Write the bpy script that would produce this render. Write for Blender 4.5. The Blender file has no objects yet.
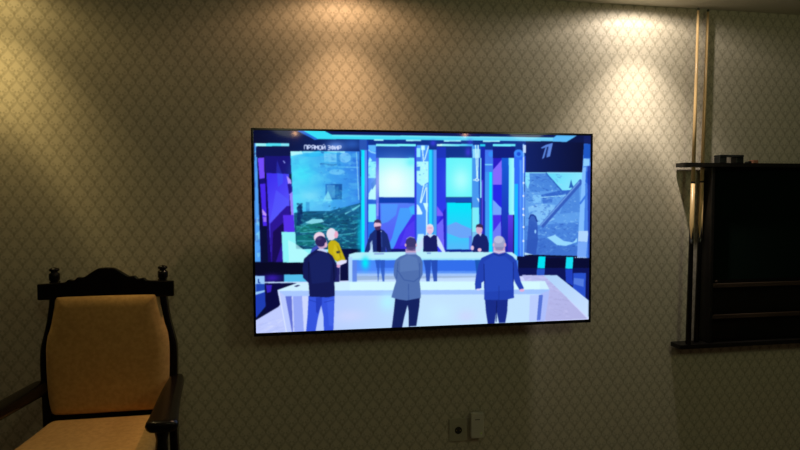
import bpy, bmesh, math, random
import numpy as np
from mathutils import Vector, Matrix

C = bpy.context.scene.collection
PI = math.pi
random.seed(4)

# ------------------------------------------------------------------ helpers
def lin(c):
    c = c / 255.0
    return c / 12.92 if c <= 0.04045 else ((c + 0.055) / 1.055) ** 2.4

def srgb(r, g, b):
    return (lin(r), lin(g), lin(b), 1.0)

def mat(name, color, rough=0.5, spec=0.5, metallic=0.0, emit=None, strength=1.0):
    m = bpy.data.materials.new(name)
    m.use_nodes = True
    b = m.node_tree.nodes['Principled BSDF']
    b.inputs['Base Color'].default_value = color
    b.inputs['Roughness'].default_value = rough
    b.inputs['Specular IOR Level'].default_value = spec
    b.inputs['Metallic'].default_value = metallic
    if emit is not None:
        b.inputs['Emission Color'].default_value = emit
        b.inputs['Emission Strength'].default_value = strength
    return m

class Nodes:
    """short hand for math on a node tree"""
    def __init__(self, m):
        self.t = m.node_tree
        self.bsdf = self.t.nodes.get('Principled BSDF')
    def new(self, kind):
        return self.t.nodes.new(kind)
    def link(self, a, b):
        self.t.links.new(a, b)
    def put(self, sock, v):
        if isinstance(v, (int, float)):
            sock.default_value = v
        else:
            self.link(v, sock)
    def math(self, op, a, b=None, clamp=False):
        n = self.new('ShaderNodeMath'); n.operation = op; n.use_clamp = clamp
        self.put(n.inputs[0], a)
        if b is not None:
            self.put(n.inputs[1], b)
        return n.outputs[0]
    def smooth(self, v, lo, hi, a=1.0, b=0.0):
        n = self.new('ShaderNodeMapRange'); n.interpolation_type = 'SMOOTHSTEP'
        self.put(n.inputs['Value'], v)
        n.inputs['From Min'].default_value = lo; n.inputs['From Max'].default_value = hi
        n.inputs['To Min'].default_value = a; n.inputs['To Max'].default_value = b
        return n.outputs[0]
    def mix(self, f, c1, c2):
        n = self.new('ShaderNodeMix'); n.data_type = 'RGBA'
        self.put(n.inputs['Factor'], f)
        for s, c in ((n.inputs['A'], c1), (n.inputs['B'], c2)):
            if isinstance(c, tuple):
                s.default_value = c
            else:
                self.link(c, s)
        return n.outputs['Result']

def noise(N, scale, detail=3.0, stretch=None, coord='Object'):
    tc = N.new('ShaderNodeTexCoord')
    src = tc.outputs[coord]
    if stretch:
        mp = N.new('ShaderNodeMapping'); mp.inputs['Scale'].default_value = stretch
        N.link(src, mp.inputs['Vector']); src = mp.outputs['Vector']
    n = N.new('ShaderNodeTexNoise'); n.inputs['Scale'].default_value = scale
    n.inputs['Detail'].default_value = detail
    N.link(src, n.inputs['Vector'])
    return n.outputs['Fac']

def bump(N, h, strength, dist):
    b = N.new('ShaderNodeBump'); b.inputs['Strength'].default_value = strength
    b.inputs['Distance'].default_value = dist
    N.link(h, b.inputs['Height']); N.link(b.outputs['Normal'], N.bsdf.inputs['Normal'])

def obj(name, bm, m, parent=None, bevel=0.0, seg=2, smooth=False, subsurf=0):
    bmesh.ops.recalc_face_normals(bm, faces=bm.faces)
    me = bpy.data.meshes.new(name)
    bm.to_mesh(me); bm.free()
    me.materials.append(m)
    if smooth:
        me.polygons.foreach_set('use_smooth', [True] * len(me.polygons))
    o = bpy.data.objects.new(name, me); C.objects.link(o)
    if parent is not None:
        o.parent = parent
    if bevel:
        md = o.modifiers.new('bevel', 'BEVEL'); md.width = bevel; md.segments = seg
        md.limit_method = 'ANGLE'; md.angle_limit = math.radians(40)
        md.harden_normals = False
    if subsurf:
        md = o.modifiers.new('sub', 'SUBSURF'); md.levels = subsurf; md.render_levels = subsurf
    return o

def thing(name, label, cat, loc=(0, 0, 0), group=None):
    o = bpy.data.objects.new(name, None); C.objects.link(o)
    o.location = loc; o['label'] = label; o['category'] = cat
    if group: o['group'] = group
    return o

def tag(o, label, cat, group=None):
    o['label'] = label; o['category'] = cat
    if group: o['group'] = group
    return o

def structure(name, bm, m, label, cat):
    o = obj(name, bm, m); o['kind'] = 'structure'; o['label'] = label; o['category'] = cat
    return o

def box(bm, x0, x1, y0, y1, z0, z1):
    r = bmesh.ops.create_cube(bm, size=1.0)
    bmesh.ops.scale(bm, vec=(x1 - x0, y1 - y0, z1 - z0), verts=r['verts'])
    bmesh.ops.translate(bm, vec=((x0 + x1) / 2, (y0 + y1) / 2, (z0 + z1) / 2), verts=r['verts'])
    return bm

def newbox(*a):
    return box(bmesh.new(), *a)

def prism(bm, pts, f0, f1):
    """closed outline pts; f0 / f1 map a 2-D point to the two faces"""
    a = [bm.verts.new(f0(*p)) for p in pts]
    b = [bm.verts.new(f1(*p)) for p in pts]
    n = len(pts)
    bm.faces.new(a); bm.faces.new(b[::-1])
    for i in range(n):
        bm.faces.new((a[i], b[i], b[(i + 1) % n], a[(i + 1) % n]))
    return bm

def loft(bm, rings, cap=True):
    vs = [[bm.verts.new(p) for p in r] for r in rings]
    n = len(vs[0])
    for k in range(len(vs) - 1):
        for i in range(n):
            bm.faces.new((vs[k][i], vs[k][(i + 1) % n], vs[k + 1][(i + 1) % n], vs[k + 1][i]))
    if cap:
        bm.faces.new(vs[0][::-1]); bm.faces.new(vs[-1])
    return bm

def ring(c, r, axis=(0, 0, 1), n=20):
    ax = Vector(axis).normalized()
    ref = Vector((1, 0, 0)) if abs(ax.x) < 0.9 else Vector((0, 1, 0))
    u = (ref - ax * ref.dot(ax)).normalized(); v = ax.cross(u)
    c = Vector(c)
    return [c + u * (r * math.cos(2 * PI * i / n)) + v * (r * math.sin(2 * PI * i / n)) for i in range(n)]

def taper(bm, a, b, prof, n=20):
    """turned piece from a to b; prof = [(t, radius)...]"""
    a, b = Vector(a), Vector(b)
    return loft(bm, [ring(a.lerp(b, t), r, b - a, n) for t, r in prof])

def catmull(pts, k=6, closed=False):
    out = []; n = len(pts)
    rng = range(n) if closed else range(n - 1)
    for i in rng:
        if closed:
            p = [pts[(i + j - 1) % n] for j in range(4)]
        else:
            p = [pts[max(0, min(n - 1, i + j - 1))] for j in range(4)]
        for s in range(k):
            t = s / k
            out.append(tuple(0.5 * (2 * p[1][d] + (p[2][d] - p[0][d]) * t + (2 * p[0][d] - 5 * p[1][d] + 4 * p[2][d] - p[3][d]) * t * t
                       + (3 * p[1][d] - p[0][d] - 3 * p[2][d] + p[3][d]) * t ** 3) for d in range(len(pts[0]))))
    if not closed:
        out.append(tuple(pts[-1]))
    return out

# ------------------------------------------------------------------ materials
def wallpaper():
    m = mat('damask_wallpaper', (0.5, 0.45, 0.35, 1), rough=0.55, spec=0.25)
    N = Nodes(m)
    g = N.new('ShaderNodeNewGeometry'); s = N.new('ShaderNodeSeparateXYZ')
    N.link(g.outputs['Position'], s.inputs[0])
    P, Q = 0.0632, 0.0945
    fx = N.math('DIVIDE', N.math('SUBTRACT', s.outputs['X'], -1.749), P)
    fz = N.math('DIVIDE', N.math('SUBTRACT', 2.007, s.outputs['Z']), Q)
    def motif(ox):
        u = N.math('SUBTRACT', N.math('FRACT', N.math('ADD', fx, 0.5 + ox)), 0.5)
        v = N.math('SUBTRACT', N.math('FRACT', N.math('ADD', fz, 0.28 + ox)), 0.28)
        u = N.math('ABSOLUTE', N.math('MULTIPLY', u, 153.5)); v = N.math('MULTIPLY', v, 220.0)
        def dia(cy, rx, ry):
            return N.math('ADD', N.math('DIVIDE', u, rx), N.math('DIVIDE', N.math('ABSOLUTE', N.math('SUBTRACT', v, cy)), ry))
        def circ(cx, cy, r):
            a = N.math('POWER', N.math('ABSOLUTE', N.math('SUBTRACT', u, cx)), 2.0)
            b = N.math('POWER', N.math('ABSOLUTE', N.math('SUBTRACT', v, cy)), 2.0)
            return N.math('DIVIDE', N.math('SQRT', N.math('ADD', a, b)), r)
        L = N.smooth(dia(0, 48, 58), 0.70, 1.2)
        L = N.math('MAXIMUM', L, N.smooth(circ(41, 27, 26), 0.7, 1.2))
        L = N.math('MAXIMUM', L, N.smooth(circ(0, 30, 19), 0.7, 1.2))
        L = N.math('MAXIMUM', L, N.smooth(dia(74, 24, 28), 0.55, 1.2))
        D = N.smooth(circ(40, 28, 18), 0.3, 1.1)
        D = N.math('MAXIMUM', D, N.smooth(dia(118, 22, 42), 0.2, 1.2))
        D = N.math('MAXIMUM', D, N.math('MULTIPLY', N.smooth(circ(26, 84, 14), 0.3, 1.3), 0.5))
        D = N.math('MAXIMUM', D, N.math('MULTIPLY', N.smooth(circ(15, 46, 10), 0.3, 1.2), 0.7))
        return L, D
    (L1, D1), (L2, D2) = motif(0.0), motif(0.5)
    f = N.math('ADD', 0.42, N.math('MULTIPLY', N.math('MAXIMUM', L1, L2), 0.50))
    f = N.math('SUBTRACT', f, N.math('MULTIPLY', N.math('MAXIMUM', D1, D2), 0.44))
    fine = N.math('MULTIPLY', N.math('SUBTRACT', noise(N, 260.0, 2.0), 0.5), 0.35)
    f = N.math('ADD', f, fine, clamp=True)
    N.link(N.mix(f, (0.375, 0.335, 0.24, 1), (0.625, 0.565, 0.43, 1)), N.bsdf.inputs['Base Color'])
    N.link(N.smooth(f, 0.0, 1.0, 0.62, 0.48), N.bsdf.inputs['Roughness'])
    bump(N, f, 0.12, 0.0006)
    return m

def wood(name, c1, c2, rough, stretch=(6, 6, 0.6), scale=9.0, spec=0.5):
    m = mat(name, c1, rough, spec); N = Nodes(m)
    f = noise(N, scale, 5.0, stretch)
    N.link(N.mix(N.smooth(f, 0.3, 0.7, 0.0, 1.0), c1, c2), N.bsdf.inputs['Base Color'])
    return m

def velvet(name, c1, c2):
    m = mat(name, c1, 0.92, 0.15); N = Nodes(m)
    f = noise(N, 55.0, 6.0)
    N.link(N.mix(N.smooth(f, 0.3, 0.7, 0.0, 1.0), c1, c2), N.bsdf.inputs['Base Color'])
    N.bsdf.inputs['Sheen Weight'].default_value = 0.35
    N.bsdf.inputs['Sheen Roughness'].default_value = 0.45
    N.bsdf.inputs['Sheen Tint'].default_value = (1.0, 0.7, 0.35, 1)
    bump(N, noise(N, 300.0, 3.0), 0.25, 0.001)
    return m

M_wall = wallpaper()
M_ceil = mat('ceiling_paint', (0.74, 0.71, 0.60, 1), 0.8, 0.2)
Nc = Nodes(M_ceil); bump(Nc, noise(Nc, 90.0, 4.0), 0.08, 0.001)
M_floor = wood('floor_boards', (0.055, 0.035, 0.018, 1), (0.10, 0.062, 0.03, 1), 0.45, (0.5, 7, 1), 5.0)
M_dark = wood('dark_stained_wood', (0.0045, 0.003, 0.0022, 1), (0.008, 0.005, 0.0035, 1), 0.26, spec=0.35)
M_rack = wood('blackened_wood', (0.004, 0.0036, 0.003, 1), (0.009, 0.007, 0.005, 1), 0.42, (0.6, 6, 6), spec=0.35)
M_lip = wood('shelf_lip_wood', (0.028, 0.017, 0.01, 1), (0.042, 0.026, 0.015, 1), 0.5, (0.6, 6, 6), spec=0.3)
M_felt = mat('dark_green_felt', (0.003, 0.009, 0.006, 1), 0.95, 0.05)
Nf = Nodes(M_felt); bump(Nf, noise(Nf, 400.0, 2.0), 0.3, 0.001)
M_velvet = velvet('tan_velvet', (0.52, 0.30, 0.10, 1), (0.62, 0.37, 0.13, 1))
M_maple = wood('pale_maple', (0.62, 0.42, 0.18, 1), (0.70, 0.49, 0.23, 1), 0.32, (9, 9, 0.4), 6.0)
M_butt = mat('black_lacquer', (0.005, 0.004, 0.004, 1), 0.22)
M_tip = mat('leather_tip', (0.09, 0.10, 0.08, 1), 0.9)
M_ring = mat('black_ring', (0.006, 0.006, 0.006, 1), 0.35)
M_shell = mat('tv_black_plastic', (0.008, 0.008, 0.009, 1), 0.35)
M_bezel = mat('tv_glossy_bezel', (0.006, 0.006, 0.008, 1), 0.16)
M_steel = mat('bracket_steel', (0.05, 0.05, 0.05, 1), 0.5, metallic=0.8)
M_plate = mat('socket_plastic', (0.43, 0.40, 0.29, 1), 0.45)
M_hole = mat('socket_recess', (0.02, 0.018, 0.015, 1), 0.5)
M_white = mat('adapter_plastic', (0.62, 0.58, 0.48, 1), 0.45)
M_slot = mat('adapter_print', (0.10, 0.09, 0.07, 1), 0.6)
M_led = mat('green_led', (0.2, 0.3, 0.02, 1), 0.4, emit=(0.5, 0.7, 0.05, 1), strength=0.35)
M_stand = mat('stand_black_plastic', (0.009, 0.0105, 0.0095, 1), 0.4)
M_chalk = mat('brick_red_chalk', (0.36, 0.16, 0.09, 1), 0.9)
M_pin = mat('contact_brass', (0.4, 0.3, 0.12, 1), 0.35, metallic=1.0)

# ------------------------------------------------------------------ the room
CEIL = 2.437
FLOOR = -0.10
structure('wall_back', newbox(-4.2, 4.4, 0.0, 0.12, FLOOR - 0.1, CEIL + 0.1), M_wall,
          'wall in cream and olive damask wallpaper behind the television', 'wall')
structure('ceiling', newbox(-4.2, 4.4, -7.0, -0.0005, CEIL, CEIL + 0.1), M_ceil,
          'plain pale ceiling above the wallpapered wall', 'ceiling')
structure('floor', newbox(-4.2, 4.4, -7.0, -0.0005, -0.16, FLOOR), M_floor,
          'dark brown board floor under the armchair', 'floor')

# ------------------------------------------------------------------ the television picture
W, H, TVZ, TVY = 1.6906, 0.9639, 1.2486, -0.145
SX0, SX1, SZ0, SZ1 = -W / 2 + 0.011, W / 2 - 0.011, TVZ - H / 2 + 0.0118, TVZ + H / 2 - 0.010
GW, GH, SS = 620, 348, 2
CW, CH = GW * SS, GH * SS

def homography(src, dst):
    A = []
    for (x, y), (u, v) in zip(src, dst):
        A.append([x, y, 1, 0, 0, 0, -u * x, -u * y, -u]); A.append([0, 0, 0, x, y, 1, -v * x, -v * y, -v])
    return np.linalg.svd(np.array(A, float))[2][-1].reshape(3, 3)
HM = homography([(253.22, 130.12), (590.85, 135.67), (588.64, 319.43), (256.29, 333.33)],
                [(0, 0), (CW, 0), (CW, CH), (0, CH)])
def T(p):
    w = HM @ np.array([p[0], p[1], 1.0]); return w[0] / w[2], w[1] / w[2]

CAN = np.zeros((CH, CW, 3), np.float32)

def poly(pts, col, a=1.0, g=None):
    """fill an outline; g = (p0, p1, col1): col at p0 blends to col1 at p1"""
    q = [T(p) for p in pts]
    xs = [p[0] for p in q]; ys = [p[1] for p in q]
    x0, x1 = max(0, int(min(xs)) - 1), min(CW, int(max(xs)) + 2)
    y0, y1 = max(0, int(min(ys)) - 1), min(CH, int(max(ys)) + 2)
    if x0 >= x1 or y0 >= y1: return
    X, Y = np.meshgrid(np.arange(x0, x1) + 0.5, np.arange(y0, y1) + 0.5)
    m = np.zeros(X.shape, bool)
    n = len(q)
    for i in range(n):
        (ax, ay), (bx, by) = q[i], q[(i + 1) % n]
        if ay == by: continue
        m ^= ((ay > Y) != (by > Y)) & (X < (bx - ax) * (Y - ay) / (by - ay) + ax)
    c = np.array(col, np.float32)
    if g is not None:
        p0, p1 = np.array(T(g[0])), np.array(T(g[1])); d = p1 - p0
        t = np.clip(((X - p0[0]) * d[0] + (Y - p0[1]) * d[1]) / d.dot(d), 0, 1)[..., None]
        c = (c * (1 - t) + np.array(g[2], np.float32) * t)[m]
    R = CAN[y0:y1, x0:x1]
    R[m] = R[m] * (1 - a) + c * a

def rect(x0, y0, x1, y1, col, a=1.0, g=None, v=False):
    gg = None
    if g is not None:
        gg = ((x0, y0), (x0, y1), g) if v else ((x0, y0), (x1, y0), g)
    poly([(x0, y0), (x1, y0), (x1, y1), (x0, y1)], col, a, gg)

def ell(cx, cy, rx, ry, col, a=1.0, rot=0.0):
    cs, sn = math.cos(rot), math.sin(rot)
    poly([(cx + rx * math.cos(k * PI / 14) * cs - ry * math.sin(k * PI / 14) * sn,
           cy + rx * math.cos(k * PI / 14) * sn + ry * math.sin(k * PI / 14) * cs) for k in range(28)], col, a)

def line(pts, w, col, a=1.0):
    for (x0, y0), (x1, y1) in zip(pts[:-1], pts[1:]):
        d = math.hypot(x1 - x0, y1 - y0) or 1e-6
        nx, ny = -(y1 - y0) / d * w / 2, (x1 - x0) / d * w / 2
        poly([(x0 + nx, y0 + ny), (x1 + nx, y1 + ny), (x1 - nx, y1 - ny), (x0 - nx, y0 - ny)], col, a)

def glow(cx, cy, r, col, a, ry=None):
    ry = ry or r
    u, v = T((cx, cy)); k = CW / 336.0; R_, S_ = r * k, ry * k
    x0, x1, y0, y1 = max(0, int(u - 2 * R_)), min(CW, int(u + 2 * R_)), max(0, int(v - 2 * S_)), min(CH, int(v + 2 * S_))
    X, Y = np.meshgrid(np.arange(x0, x1), np.arange(y0, y1))
    t = (a * np.exp(-(((X - u) / R_) ** 2 + ((Y - v) / S_) ** 2) * 2.0))[..., None].astype(np.float32)
    CAN[y0:y1, x0:x1] = CAN[y0:y1, x0:x1] * (1 - t) + np.array(col, np.float32) * t

rs = np.random.RandomState(11)
def clutter(x0, y0, x1, y1, n, pal, sw, sh, a=0.6, slope=0.0):
    for _ in range(n):
        x, y = rs.uniform(x0, x1), rs.uniform(y0, y1)
        w, h = rs.uniform(0.3, 1) * sw, rs.uniform(0.3, 1) * sh
        s = slope + rs.normal(0, 0.25)
        p = [(x - w, y - h * rs.uniform(.2, 1) - s * w), (x + w * rs.uniform(.4, 1), y - h + s * w), (x + w, y + h * rs.uniform(.2, 1) + s * w), (x - w * rs.uniform(.4, 1), y + h - s * w)]
        p = [(min(max(px, x0), x1), min(max(py, y0), y1)) for px, py in p]
        poly(p, pal[rs.randint(len(pal))], a * rs.uniform(.5, 1))

def draw_picture():
    navy = (9, 14, 52)
    rect(250, 125, 595, 340, navy)
    # ceiling of the studio
    rect(250, 129, 360, 152, (8, 12, 44), 1, (16, 44, 120))
    rect(360, 129, 526, 160, (16, 50, 140))
    rect(526, 129, 595, 160, (11, 22, 72))
    glow(336, 146, 13, (95, 140, 225), .85, 7)
    glow(352, 144, 12, (45, 95, 190), .8, 7)
    rect(359.5, 139.5, 367, 150.5, (42, 84, 180))
    poly([(296.5, 130.5), (304, 130.7), (318.5, 139.2), (315, 140)], (40, 110, 215))
    poly([(303.5, 130.9), (325, 131.3), (332, 134.7), (440, 136), (556, 137.4), (556, 141.4), (440, 140.2), (376, 139.5), (318, 139)], (55, 225, 248), 1, ((310, 135), (560, 138), (110, 205, 250)))
    poly([(332, 134.8), (440, 136), (556, 137.4), (556, 138.5), (440, 137.3), (332, 136)], (150, 245, 255), .6)
    poly([(325, 130), (557, 133.5), (555, 137.2), (440, 135.8), (332, 134.5)], (12, 26, 88))
    poly([(553, 138), (556.5, 135.4), (577, 135.6), (566.5, 142), (553, 141.5)], (92, 188, 250))
    for x0, x1, y in ((374, 383.5, 139.4), (406, 421, 139.8), (444, 461, 140.3), (483, 500, 140.6)):
        rect(x0, y, x1, y + 1.3, (170, 245, 255))
    # far left wing
    poly([(254.3, 143), (256.8, 143.5), (258.5, 200), (261.5, 262), (255.2, 262)], (80, 160, 245))
    clutter(254.6, 150, 260, 260, 16, [(150, 240, 255), (60, 120, 230), (190, 250, 255), (40, 70, 170)], 3, 5, .6)
    poly([(256.8, 146), (258.6, 146), (263, 270), (261, 270)], (10, 10, 62))
    rect(255.6, 143.2, 289.2, 146.2, (165, 250, 255), 1, (130, 230, 250))
    rect(266, 143.2, 281, 146.2, (70, 225, 248), .8)
    rect(256, 147, 290, 157, (12, 20, 74))
    poly([(264.5, 156), (291, 156), (292, 174), (265.5, 174)], (24, 20, 118))
    poly([(277, 160), (282, 174), (276, 176)], (44, 52, 190), .6)
    line([(283.2, 160.6), (285, 163.2)], .9, (160, 170, 250))
    poly([(257.7, 158), (264.2, 157.5), (264.6, 178), (259.6, 180)], (116, 76, 252))
    poly([(259.4, 179), (265, 178), (265.4, 184), (260, 185)], (22, 16, 112))
    poly([(260, 184), (265.4, 183.6), (268, 226), (263, 226)], (72, 40, 238))
    poly([(262, 208.5), (266.8, 214.5), (267, 216.5), (262.6, 215)], (190, 150, 255))
    poly([(263, 217), (267, 216.8), (267.5, 222), (263.5, 222)], (170, 130, 255), .8)
    poly([(266.3, 173), (289, 174), (291, 262), (271, 262)], (62, 48, 240), 1, ((267, 180), (290, 200), (84, 76, 252)))
    poly([(277, 173), (283, 174), (283, 183), (278, 187)], (62, 84, 250), .7)
    poly([(276, 190), (289, 200), (288, 208), (270, 222)], (84, 92, 255), .6)
    poly([(270, 224), (280, 213), (287, 206), (290, 206), (291, 262), (271, 262)], (44, 22, 150))
    poly([(273, 232), (284, 222), (288, 224), (276, 262), (272, 262)], (24, 12, 84))
    poly([(265.2, 178), (266.6, 178), (271.2, 262), (268, 262)], (22, 10, 96))
    poly([(286.6, 175.5), (291, 179.8), (291.6, 184), (288, 183.5)], (186, 146, 255))
    poly([(287.5, 184), (292, 184), (293, 192), (289, 194)], (38, 18, 140))
    poly([(289.6, 194), (293, 190.8), (295, 215), (291, 215.5)], (156, 124, 255))
    poly([(283, 215), (295, 215), (296, 232), (284, 232)], (86, 48, 236))
    # big picture on the left: smoke and ruins
    L = [(290.3, 151.2), (359.6, 151.4), (361, 249), (295.6, 249)]
    poly(L, (84, 222, 252), 1, ((292, 190), (360, 180), (52, 128, 232)))
    poly([(290.3, 151.2), (302, 151.2), (303, 154), (291, 156)], (180, 250, 255))
    rect(303, 151.2, 345, 153, (150, 238, 255), .9)
    poly([(300, 156), (318, 150.5), (345, 154), (312, 157)], (30, 190, 250), .6)
    glow(303, 172, 14, (60, 250, 255), .5); glow(310, 196, 16, (150, 235, 255), .55, 9)
    rect(324, 153.5, 336.5, 162, (140, 220, 255), .75)
    ell(345, 157.6, 6, 5, (140, 205, 255), .75)
    rect(337, 152, 340.5, 166, (30, 110, 205), .5)
    rect(351, 152, 358.6, 166, (48, 118, 222), .6)
    line([(320, 164), (324, 163.6), (330, 165), (337, 164.6)], 1.6, (26, 78, 160), .8)
    line([(321, 152), (324, 153)], 1.4, (30, 80, 170), .7)
    line([(338, 167), (359, 167.4)], .7, (130, 225, 255), .8)
    ell(337, 172, 8, 2.8, (135, 220, 255), .6)
    clutter(320, 152, 359, 200, 60, [(40, 120, 215), (110, 205, 255), (60, 150, 235)], 3.4, 1.4, .4)
    line([(356.5, 152), (358.8, 200)], .9, (170, 235, 255), .7)
    rect(325.5, 184, 342, 199.5, (36, 110, 196), .85, (14, 66, 140))
    rect(327, 185, 335, 198, (110, 195, 240), .45)
    poly([(328, 191), (332.5, 201), (322, 203)], (150, 245, 255), .7)
    rect(308, 201, 331, 212, (94, 190, 246), .6)
    rect(306, 202, 309.5, 213, (36, 110, 190), .6)
    # lower half: dark rubble
    poly([(294, 213), (308, 211), (330, 211), (360.3, 203), (361, 249), (295.6, 249)], (22, 92, 138), .95)
    poly([(294, 216), (330, 213), (345, 214), (361, 224), (361, 249), (295.6, 249)], (16, 78, 112), .6)
    poly([(296, 226), (318, 223), (330, 228), (318, 234), (297, 232)], (22, 122, 112), .8)
    poly([(296, 236), (310, 234), (318, 240), (310, 246), (297, 245)], (18, 116, 118), .8)
    clutter(296, 212, 360, 248, 150, [(14, 58, 92), (40, 152, 178), (20, 92, 128), (12, 46, 84), (26, 112, 120), (76, 196, 218)], 5, 1.1, .6)
    clutter(322, 205, 360, 240, 70, [(16, 76, 120), (60, 170, 205), (30, 120, 160), (110, 220, 240)], 3, .8, .6, -.3)
    clutter(296, 214, 360.5, 248.5, 200, [(10, 44, 78), (60, 180, 200), (24, 104, 128), (20, 120, 110), (110, 220, 235)], 2.6, .7, .6)
    clutter(318, 153, 358, 204, 110, [(30, 96, 190), (130, 220, 255), (70, 160, 240)], 1.8, .8, .4)
    poly([(305, 223), (312, 219), (322, 219), (324, 222), (312, 224)], (150, 235, 250), .85)
    line([(345, 214), (359, 206), (360, 205)], 1.4, (120, 225, 240), .8)
    line([(334, 216), (352, 210)], 1.2, (30, 90, 140), .8)
    for p in ([(297, 241), (320, 241)], [(330, 236), (356, 233)], [(300, 233), (330, 230)]):
        line(p, 1.2, (80, 196, 215), .6)
    for k in range(4):
        clutter(291, 152, 359, 212, 26, [(60, 190, 245), (120, 235, 255), (50, 140, 230), (90, 210, 255)], 9, 5, .16)
    clutter(296.6, 203, 302.6, 226, 40, [(12, 44, 100), (20, 66, 124), (8, 34, 88)], 2.0, 2.0, .8)
    poly([(297.4, 207), (299, 204), (301, 205), (302.4, 210), (300.6, 214), (301.4, 224), (297.4, 225)], (12, 46, 102), .75)
    clutter(308, 199, 333, 204, 14, [(80, 200, 245), (120, 235, 255)], 3, 1.2, .5)
    # bright panel under it
    poly([(281.5, 232), (295.3, 232), (296.2, 249), (345, 249.5), (345, 262.5), (283, 263)], (140, 244, 250))
    poly([(288, 240), (296, 244), (320, 262), (289, 262.5)], (190, 252, 255), .7)
    # light column
    rect(360.6, 150, 364.6, 263, (10, 235, 255))
    rect(364.6, 150, 367.2, 263, (92, 140, 252), 1, (70, 110, 245), True)
    rect(360.6, 150.5, 361.6, 263, (40, 120, 235), .8)
    rect(367.2, 141, 368.2, 263, (20, 60, 190))
    glow(359.5, 236, 3, (0, 210, 240), .6, 25)
    # narrow graphic strip
    rect(368.2, 145, 376, 262, (58, 126, 246))
    poly([(368.4, 145.3), (375.8, 145), (375.8, 151.5), (372, 151.5), (368.8, 148.5)], (92, 184, 255))
    line([(368.4, 149.6), (371, 152), (375.8, 153.2)], 1.5, (136, 214, 255))
    poly([(368.4, 160.5), (369.8, 157.2), (372.3, 160.3), (368.4, 163)], (150, 248, 255))
    rect(368.4, 161.5, 376, 178, (130, 240, 255))
    clutter(368.4, 162, 376, 178, 10, [(70, 150, 240), (190, 255, 255)], 1.6, 1.4, .6)
    poly([(368.6, 199.5), (368.6, 194), (376, 180), (376, 199.5)], (180, 250, 255))
    poly([(371, 184), (376, 178), (376, 184), (372, 190)], (40, 110, 225))
    rect(368.4, 200, 376, 203.6, (30, 92, 215))
    rect(368.4, 204.3, 376, 222, (120, 240, 252))
    poly([(368.4, 222), (376, 222), (376, 228), (368.4, 240)], (40, 120, 235))
    poly([(368.4, 238), (374, 232), (376, 240), (376, 262), (369, 262)], (190, 236, 255))
    # first bay: header, lit window, lower screen
    rect(376, 146.4, 416.4, 263, (32, 60, 206))
    rect(376, 144, 416, 146.3, (140, 250, 255), 1, (120, 250, 255))
    rect(376.4, 146.6, 416.2, 157.8, (24, 66, 162), 1, (26, 78, 186), True)
    rect(376.2, 158, 378.6, 260, (78, 96, 236), 1, (100, 110, 246), True)
    rect(379, 158, 414.4, 197.2, (150, 250, 253), 1, (200, 253, 255), True)
    glow(394, 182, 24, (236, 255, 255), 1.0, 24)
    glow(411, 162, 7, (90, 236, 250), .6, 6)
    rect(379, 197.4, 414.6, 203, (16, 62, 176))
    rect(376.8, 203, 378.6, 216, (150, 150, 255), .8)
    rect(380, 203.3, 414.8, 250.5, (84, 126, 250), 1, (84, 84, 246), True)
    poly([(381, 204), (398, 204), (396, 215), (388, 222), (381, 224)], (76, 160, 255), .7)
    poly([(400, 208), (414.5, 208), (414.5, 216), (392, 250), (386, 250), (392, 238)], (66, 168, 255), .8)
    poly([(409, 207), (414.6, 205), (414.6, 214), (411, 214)], (54, 200, 255), .6)
    poly([(413, 214.5), (414.8, 215), (414.8, 250.5), (393, 250.5), (399, 236)], (66, 48, 236))
    poly([(406, 228), (414.8, 220), (414.8, 244), (400, 246)], (90, 70, 250), .5)
    rect(391, 249, 415, 252.5, (16, 22, 110))
    rect(414.8, 146.6, 416.6, 262, (46, 60, 226))
    # drawn city strip
    rect(416.6, 145, 429, 262, (78, 152, 252))
    rect(416.8, 148, 420.3, 157, (150, 240, 255)); rect(421.2, 145.6, 425, 150, (190, 255, 255))
    poly([(416.8, 161.5), (428.6, 161.5), (428.6, 182), (422, 186), (416.8, 182)], (176, 250, 255))
    rect(416.8, 166.8, 420, 171, (70, 140, 240)); rect(416.8, 157.2, 421, 161, (66, 124, 236))
    for p in ([(422.3, 146), (423.6, 162)], [(428.6, 146), (424.6, 160)], [(424, 184), (420.2, 203)], [(426.5, 186), (421, 203)], [(427, 184), (426.5, 252)]):
        line(p, 1.0, (215, 255, 255))
    clutter(417, 162, 428.4, 182, 14, [(60, 130, 235), (230, 255, 255), (40, 100, 220)], 1.2, .8, .7)
    ell(425.8, 186.2, 1.6, 1.4, (120, 200, 255))
    poly([(416.8, 204), (419, 206), (422.5, 213), (422, 214.6), (416.8, 214.6)], (215, 255, 255))
    poly([(423, 203), (428, 203), (427.6, 212), (425.6, 210)], (205, 255, 255))
    rect(426, 203, 427.4, 226, (205, 255, 255))
    poly([(418, 234), (424, 234), (424, 252), (415, 252)], (200, 248, 255), .9)
    # second light column and violet panel
    rect(429, 149.6, 432, 262, (36, 214, 255)); rect(432, 149.6, 433.6, 262, (26, 150, 235)); rect(433.6, 149.6, 436.6, 262, (92, 150, 250), 1, (60, 170, 240), True)
    rect(436.6, 147, 446, 262, (28, 52, 186), 1, (36, 60, 226), True)
    rect(437, 158, 445.8, 262, (34, 58, 222), 1, (56, 56, 250), True)
    poly([(437, 206), (444.6, 216), (437, 216)], (122, 96, 255))
    poly([(437, 224.5), (445.8, 215), (445.8, 252), (440, 244), (437, 238)], (112, 104, 255))
    poly([(441, 216.5), (445.8, 215.6), (437, 225)], (50, 32, 220))
    poly([(443, 212), (446, 208), (446, 254), (444.5, 254)], (36, 36, 190))
    # second bay
    rect(436.8, 144, 473, 146.2, (176, 255, 255), 1, (60, 206, 250)); rect(437, 144, 442, 146.2, (200, 255, 255))
    glow(433, 143, 4, (62, 62, 232), .8, 4); glow(470, 142, 4, (70, 60, 226), .6); glow(468, 152, 4, (74, 60, 232), .7, 6)
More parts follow.
